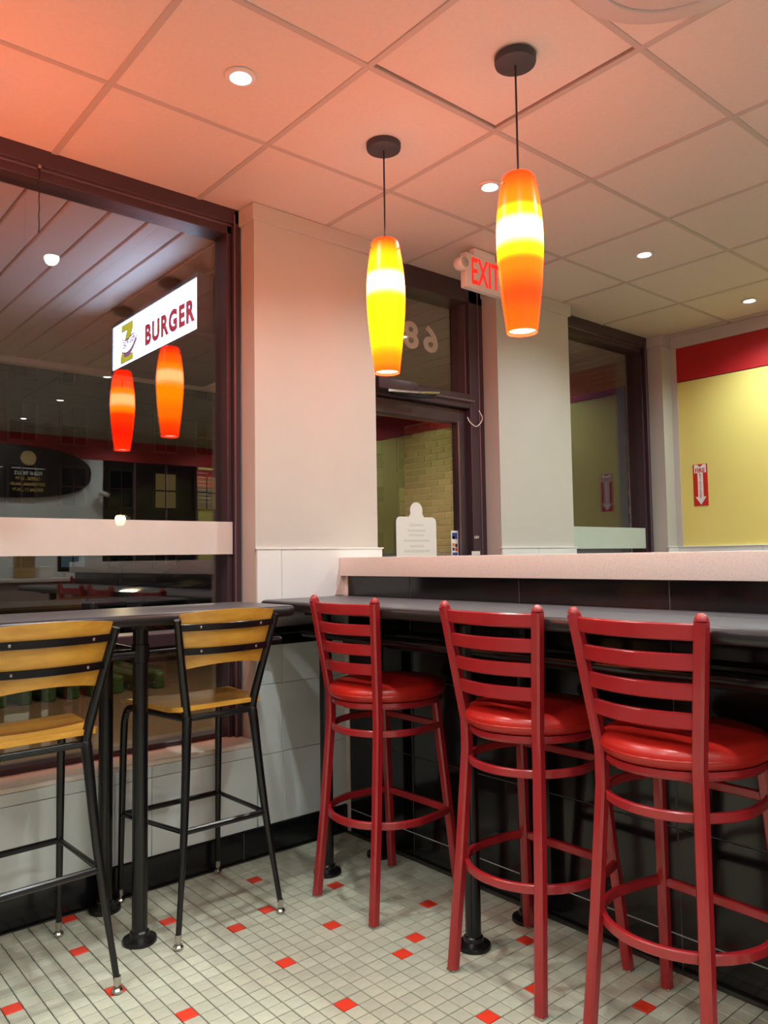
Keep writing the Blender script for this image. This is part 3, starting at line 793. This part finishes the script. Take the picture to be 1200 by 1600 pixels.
box('screen', .60, .86, -5.72, -5.69, 1.14, 1.34, 'white_plastic', rg, .006, 1); box('display', .615, .845, -5.688, -5.685, 1.155, 1.325, 'dark_glass', rg)
box('stand', .70, .76, -5.75, -5.70, 1.09, 1.16, 'white_plastic', rg); box('printer', .40, .54, -5.80, -5.62, 1.09, 1.22, 'white_plastic', rg, .01, 1)
pb = thing('paper_bag', 'brown paper bag on the counter, mirrored in the window', 'bag', (0, 0, 0))
box('bag', .16, .36, -5.74, -5.62, 1.09, 1.33, 'kraft', pb, .01, 1); box('folded_rim', .158, .362, -5.742, -5.618, 1.30, 1.34, 'kraft', pb, .008, 1)
sc_ = thing('security_camera', 'small white security camera mirrored beside the oval menu', 'camera', (1.24, BY+.0, 2.06))
bm = tube(bmesh.new(), [(0, .0, 0), (0, .06, .03)], .012, 8); obj('bracket', bm, 'white_plastic', sc_)
bm = tube(bmesh.new(), [(-.04, .06, .04), (.07, .10, .0)], .026, 12); obj('body', bm, 'white_plastic', sc_)

# ------------------------------------------------------------------ outside
ow_ = struct(box('sidewalk', -14, 14, .30, 6.5, -.12, -.01, 'sidewalk'))
st_ = struct(box('street', -40, 60, 6.5, 22, -.3, -.14, 'asphalt'))
struct(box('far_pavement', -40, 60, 22, 60, -.3, -.06, 'sidewalk'))
for k in range(9):
    struct(box('lawn_strip', -.62+k*.21, -.51+k*.21, 4.5, 5.6, -.02, .16, 'grass', None, .02, 1))
sf = struct(box('soffit', -9, 4.2, .27, 3.42, H+.02, H+.2, 'soffit_dark'))
sf['label'] = 'panelled canopy soffit outside the windows'
k = 0; x = -4.15
while x < 4.1:
    box('soffit_panel', x+.006, x+.172, .28, 3.36, H-.004, H+.022, 'soffit', sf, .004, 1); x += .178
box('soffit_trim', -9, 4.2, 3.36, 3.44, H-.05, H+.02, 'soffit', sf, .004, 1)
box('soffit_trim', -9, 4.2, .27, .31, H-.03, H+.02, 'soffit_dark', sf)

# soffit lamps added, none seen, to brighten soffit, pavement and brick pier
SL = bpy.data.lights.new('added_soffit_beam', 'SPOT'); SL.energy = 90; SL.color = (1, .90, .74); SL.spot_size = math.radians(160); SL.spot_blend = .6; SL.shadow_soft_size = .05
for k, (x, y) in enumerate(((.62, 2.30), (-2.4, 2.30), (2.5, 2.95), (-5.4, 2.30))):
    t = thing('added_soffit_light', 'added small round lamp in the outdoor soffit ' + ('behind the hanging sign', 'left of the picture', 'beyond the door', 'far left of the picture')[k], 'ceiling light', (x, y, H-.006), 0, 'added soffit lamps')
    bm = lathe(bmesh.new(), [(.050, -.002), (.055, -.007), (.070, -.006), (.075, .002), (.050, .002)], 24); obj('trim_ring', bm, 'white_metal', t)
    bm = lathe(bmesh.new(), [(0, -.003), (.05, -.002), (.05, .001), (0, .001)], 20); obj('lens', bm, 'added_soffit_lens', t)
    SL_k = SL.copy(); SL_k.energy = (110, 70, 120, 70)[k]
    l = bpy.data.objects.new('beam', SL_k); COL.objects.link(l); l.parent = t; l.location = (0, 0, -.02)

# hanging light box sign, face towards -x
sg = thing('hanging_sign', 'lit white burger sign box hanging under the outside soffit', 'sign', (0, 0, 0))
sxf = -.415; s0, s1, sz0, sz1 = .655, 1.795, 2.440, 2.712
box('case', sxf+.004, sxf+.62, s0-.012, s1+.012, sz0-.014, sz1+.02, 'sign_case', sg, .004, 1)
for y in (.9, 1.55): box('hanger', sxf+.25, sxf+.29, y-.015, y+.015, sz1+.015, H, 'sign_case', sg)
box('light_panel', sxf, sxf+.006, s0, s1, sz0, sz1, 'sign_white', sg)
xx = sxf-.001
for a0, a1, b0, b1 in ((s0-.014, s1+.014, sz1, sz1+.022), (s0-.014, s1+.014, sz0-.016, sz0), (s0-.014, s0, sz0, sz1), (s1, s1+.014, sz0, sz1)):
    box('face_frame', sxf-.008, sxf+.01, a0, a1, b0, b1, 'sign_case', sg)
text('lettering', 'BURGER', 'sign_red', sg, (xx, 1.00, 2.555), .125, '-x', width=.62, bold=.05, spacing=1.2)
lg = obj('logo_outline', poly_on('-x', (xx, 1.575, 2.575), [(-.085, .118), (.088, .118), (.088, .075), (-.005, -.075), (.092, -.075), (.092, -.118), (-.098, -.118), (-.098, -.080), (-.002, .075), (-.085, .075)], .001), 'sign_outline', sg)
obj('logo_letter', poly_on('-x', (xx-.0012, 1.575, 2.575), [(-.080, .112), (.080, .112), (.080, .078), (-.016, -.081), (.085, -.081), (.085, -.112), (-.092, -.112), (-.092, -.084), (.008, .081), (-.080, .081)], .001), 'sign_yellow', lg)
rib = []
for k in range(13): t = k/12; rib.append((-.075+.225*t, -.005-.03*math.sin(math.pi*t)+.055*t*t+.034))
for k in range(13): t = 1-k/12; rib.append((-.075+.225*t, -.005-.03*math.sin(math.pi*t)+.055*t*t-.034))
obj('ribbon_edge', poly_on('-x', (xx-.0020, 1.575, 2.575), [(a*1.03-.0, b+(.008 if k < 13 else -.008)) for k, (a, b) in enumerate(rib)], .0008), 'sign_purple', lg)
obj('logo_ribbon', poly_on('-x', (xx-.0024, 1.575, 2.575), rib, .001), 'sign_white', lg)
rib2 = [(a, b-.052) for a, b in rib[2:13]]+[(a, b-.045) for a, b in rib[13:24]]
obj('logo_swoosh', poly_on('-x', (xx-.0024, 1.575, 2.575), [(a, b+.015) for a, b in rib2], .001), 'sign_purple', lg)
text('logo_lettering', 'BURGER', 'sign_purple', lg, (xx-.0040, 1.535, 2.578), .046, '-x', width=.18, bold=.02, rot=.16)

# brick piers
def brick_pier(label, x0, x1, y0, y1, z0, z1, faces):
    t = thing('brick_pier', label, 'pillar', (0, 0, 0))
    box('core', x0+.008, x1-.008, y0+.008, y1-.008, z0, z1, 'mortar', t)
    proto = {}
    bl_, bh, jt = .203, .0665, .0095
    rows = int((z1-z0)/(bh+jt))
    def put(face, a0, a1, r):
        z = z0+r*(bh+jt); L_ = round(a1-a0, 3)
        if L_ < .03: return
        key = (face in ('-x', '+x'), L_)
        if key not in proto:
            if key[0]: o = box('brick', -.02, .02, -L_/2, L_/2, 0, bh, 'brick', t, .003, 1)
            else: o = box('brick', -L_/2, L_/2, -.02, .02, 0, bh, 'brick', t, .003, 1)
            proto[key] = o
        else: o = proto[key].copy(); COL.objects.link(o); o.parent = t
        m = (a0+a1)/2; j = random.uniform(-.001, .001)
        o.location = {'-x': (x0+.019+j, m, z), '-y': (m, y0+.019+j, z)}[face]
    for f in faces:
        lo, hi = (y0, y1) if f == '-x' else (x0+.045, x1)
        for r in range(rows):
            a = lo - (.1065 if r % 2 else 0)
            while a < hi-.02:
                put(f, max(a, lo), min(a+bl_, hi), r); a += bl_+jt
    return t
brick_pier('tan brick pier seen through the door glass', 4.0, 4.6, 3.02, 4.02, .55, 2.84, ('-x',))
brick_pier('tan brick pier edge beside the second window', 3.87, 4.4, .36, .90, .55, 2.84, ('-x',))
for a in ((4.0, 4.6, 3.02, 4.02), (3.87, 4.4, .36, .90)): struct(box('pier_plinth', a[0]-.01, a[1], a[2]-.005, a[3], -.05, .55, 'mortar'))

# buildings across the street
def building(label, x0, x1, y, z1, cols, rows, lit, z00=.8):
    t = thing('town_building', label, 'building', (0, 0, 0))
    box('wall', x0, x1, y, y+6, -.06, z1, 'facade', t)
    box('cornice', x0-.2, x1+.2, y-.25, y+.2, z1-.5, z1, 'facade_trim', t)
    dx = (x1-x0)/cols; dz = (z1-1.2-z00)/rows
    for i in range(cols):
        for j in range(rows):
            wx, wz = x0+dx*(i+.25), z00+dz*(j+.12); ww, wh = dx*.5, dz*.62
            f = box('window', wx-.08, wx+ww+.08, y-.06, y+.02, wz-.08, wz+wh+.08, 'facade_trim', t)
            m = lit.get((i, j), 'dark_glass')
            for a in range(2):
                for b in range(2):
                    box('pane', wx+ww*a/2+.03, wx+ww*(a+1)/2-.03, y-.075, y-.055, wz+wh*b/2+.03, wz+wh*(b+1)/2-.03, m, f)
    return t
building('dark town building across the street with a few lit windows', 3.0, 19.0, 26, 11, 9, 4, {(4, 1): 'lit_window', (5, 1): 'lit_window', (7, 0): 'lit_window', (3, 3): 'lit_window', (0, 0): 'lit_blue', (2, 0): 'lit_blue'})
building('second dark building farther along the street', 19.5, 34.0, 27, 9, 7, 3, {(2, 1): 'lit_window'})
sl = thing('street_lamp', 'street lamp shining on the wet road outside the window', 'lamp', (7.15, 20.8, -.14))
bm = tube(bmesh.new(), [(0, 0, 0), (0, 0, 2.55)], [.09, .05], 12); obj('pole', bm, 'black_metal', sl)
bm = lathe(bmesh.new(), [(0, 2.5), (.09, 2.52), (.15, 2.62), (.16, 2.72), (.12, 2.82), (0, 2.86)], 20); obj('globe', bm, 'street_globe', sl)
bm = lathe(bmesh.new(), [(0, 2.84), (.14, 2.83), (.02, 2.98), (0, 3.0)], 16); obj('cap', bm, 'black_metal', sl)
L_ = bpy.data.lights.new('street_light', 'POINT'); L_.energy = 90; L_.color = (1, .82, .5); L_.shadow_soft_size = .15
lo = bpy.data.objects.new('lamp_light', L_); COL.objects.link(lo); lo.parent = sl; lo.location = (0, -.4, 2.7)

def car(label, loc, rz, paint):
    t = thing('parked_car', label, 'car', loc, rz)
    prof = [(-2.25, .35), (-2.28, .75), (-2.1, .95), (-1.0, 1.02), (-.35, 1.52), (1.2, 1.55), (1.95, 1.1), (2.25, 1.0), (2.3, .5), (2.2, .32)]
    bm = prism(bmesh.new(), [(a, -.88, b) for a, b in prof], (0, 1.76, 0)); bmesh.ops.bevel(bm, geom=list(bm.edges), offset=.06, segments=2, affect='EDGES')
    obj('body', bm, paint, t)
    for s in (-1, 1):
        w = [(-.82, 1.05), (-.32, 1.44), (1.12, 1.47), (1.7, 1.1)]
        obj('side_glass', prism(bmesh.new(), [(a, s*.885, b) for a, b in w], (0, s*.008, 0)), 'dark_glass', t)
        for x in (-1.45, 1.45):
            bm = lathe(bmesh.new(), [(0, -.11), (.27, -.11), (.33, -.08), (.33, .08), (.27, .11), (0, .11)], 24, (x, s*.80, .33), 'y'); wl_ = obj('wheel', bm, 'tyre', t)
            bm = lathe(bmesh.new(), [(0, s*.112), (.2, s*.112), (.2, s*.120), (0, s*.125)], 12, (x, s*.80, .33), 'y'); obj('hub_cap', bm, 'steel', wl_)
        box('headlight', -2.30, -2.2, s*.65-.15, s*.65+.15, .68, .80, 'lens', t, .02, 1)
        box('tail_light', 2.24, 2.31, s*.72-.1, s*.72+.1, .72, .92, 'tail_light', t, .02, 1)
        box('mirror', -.75, -.6, min(s*.9, s*1.08), max(s*.9, s*1.08), 1.0, 1.14, paint, t, .03, 1)
    return t
car('dark parked car outside behind the window table', (4.3, 8.6, -.14), math.radians(8), 'car_paint')
car('grey parked car farther off across the wet road', (10.6, 19.6, -.14), math.radians(2), 'car_grey')
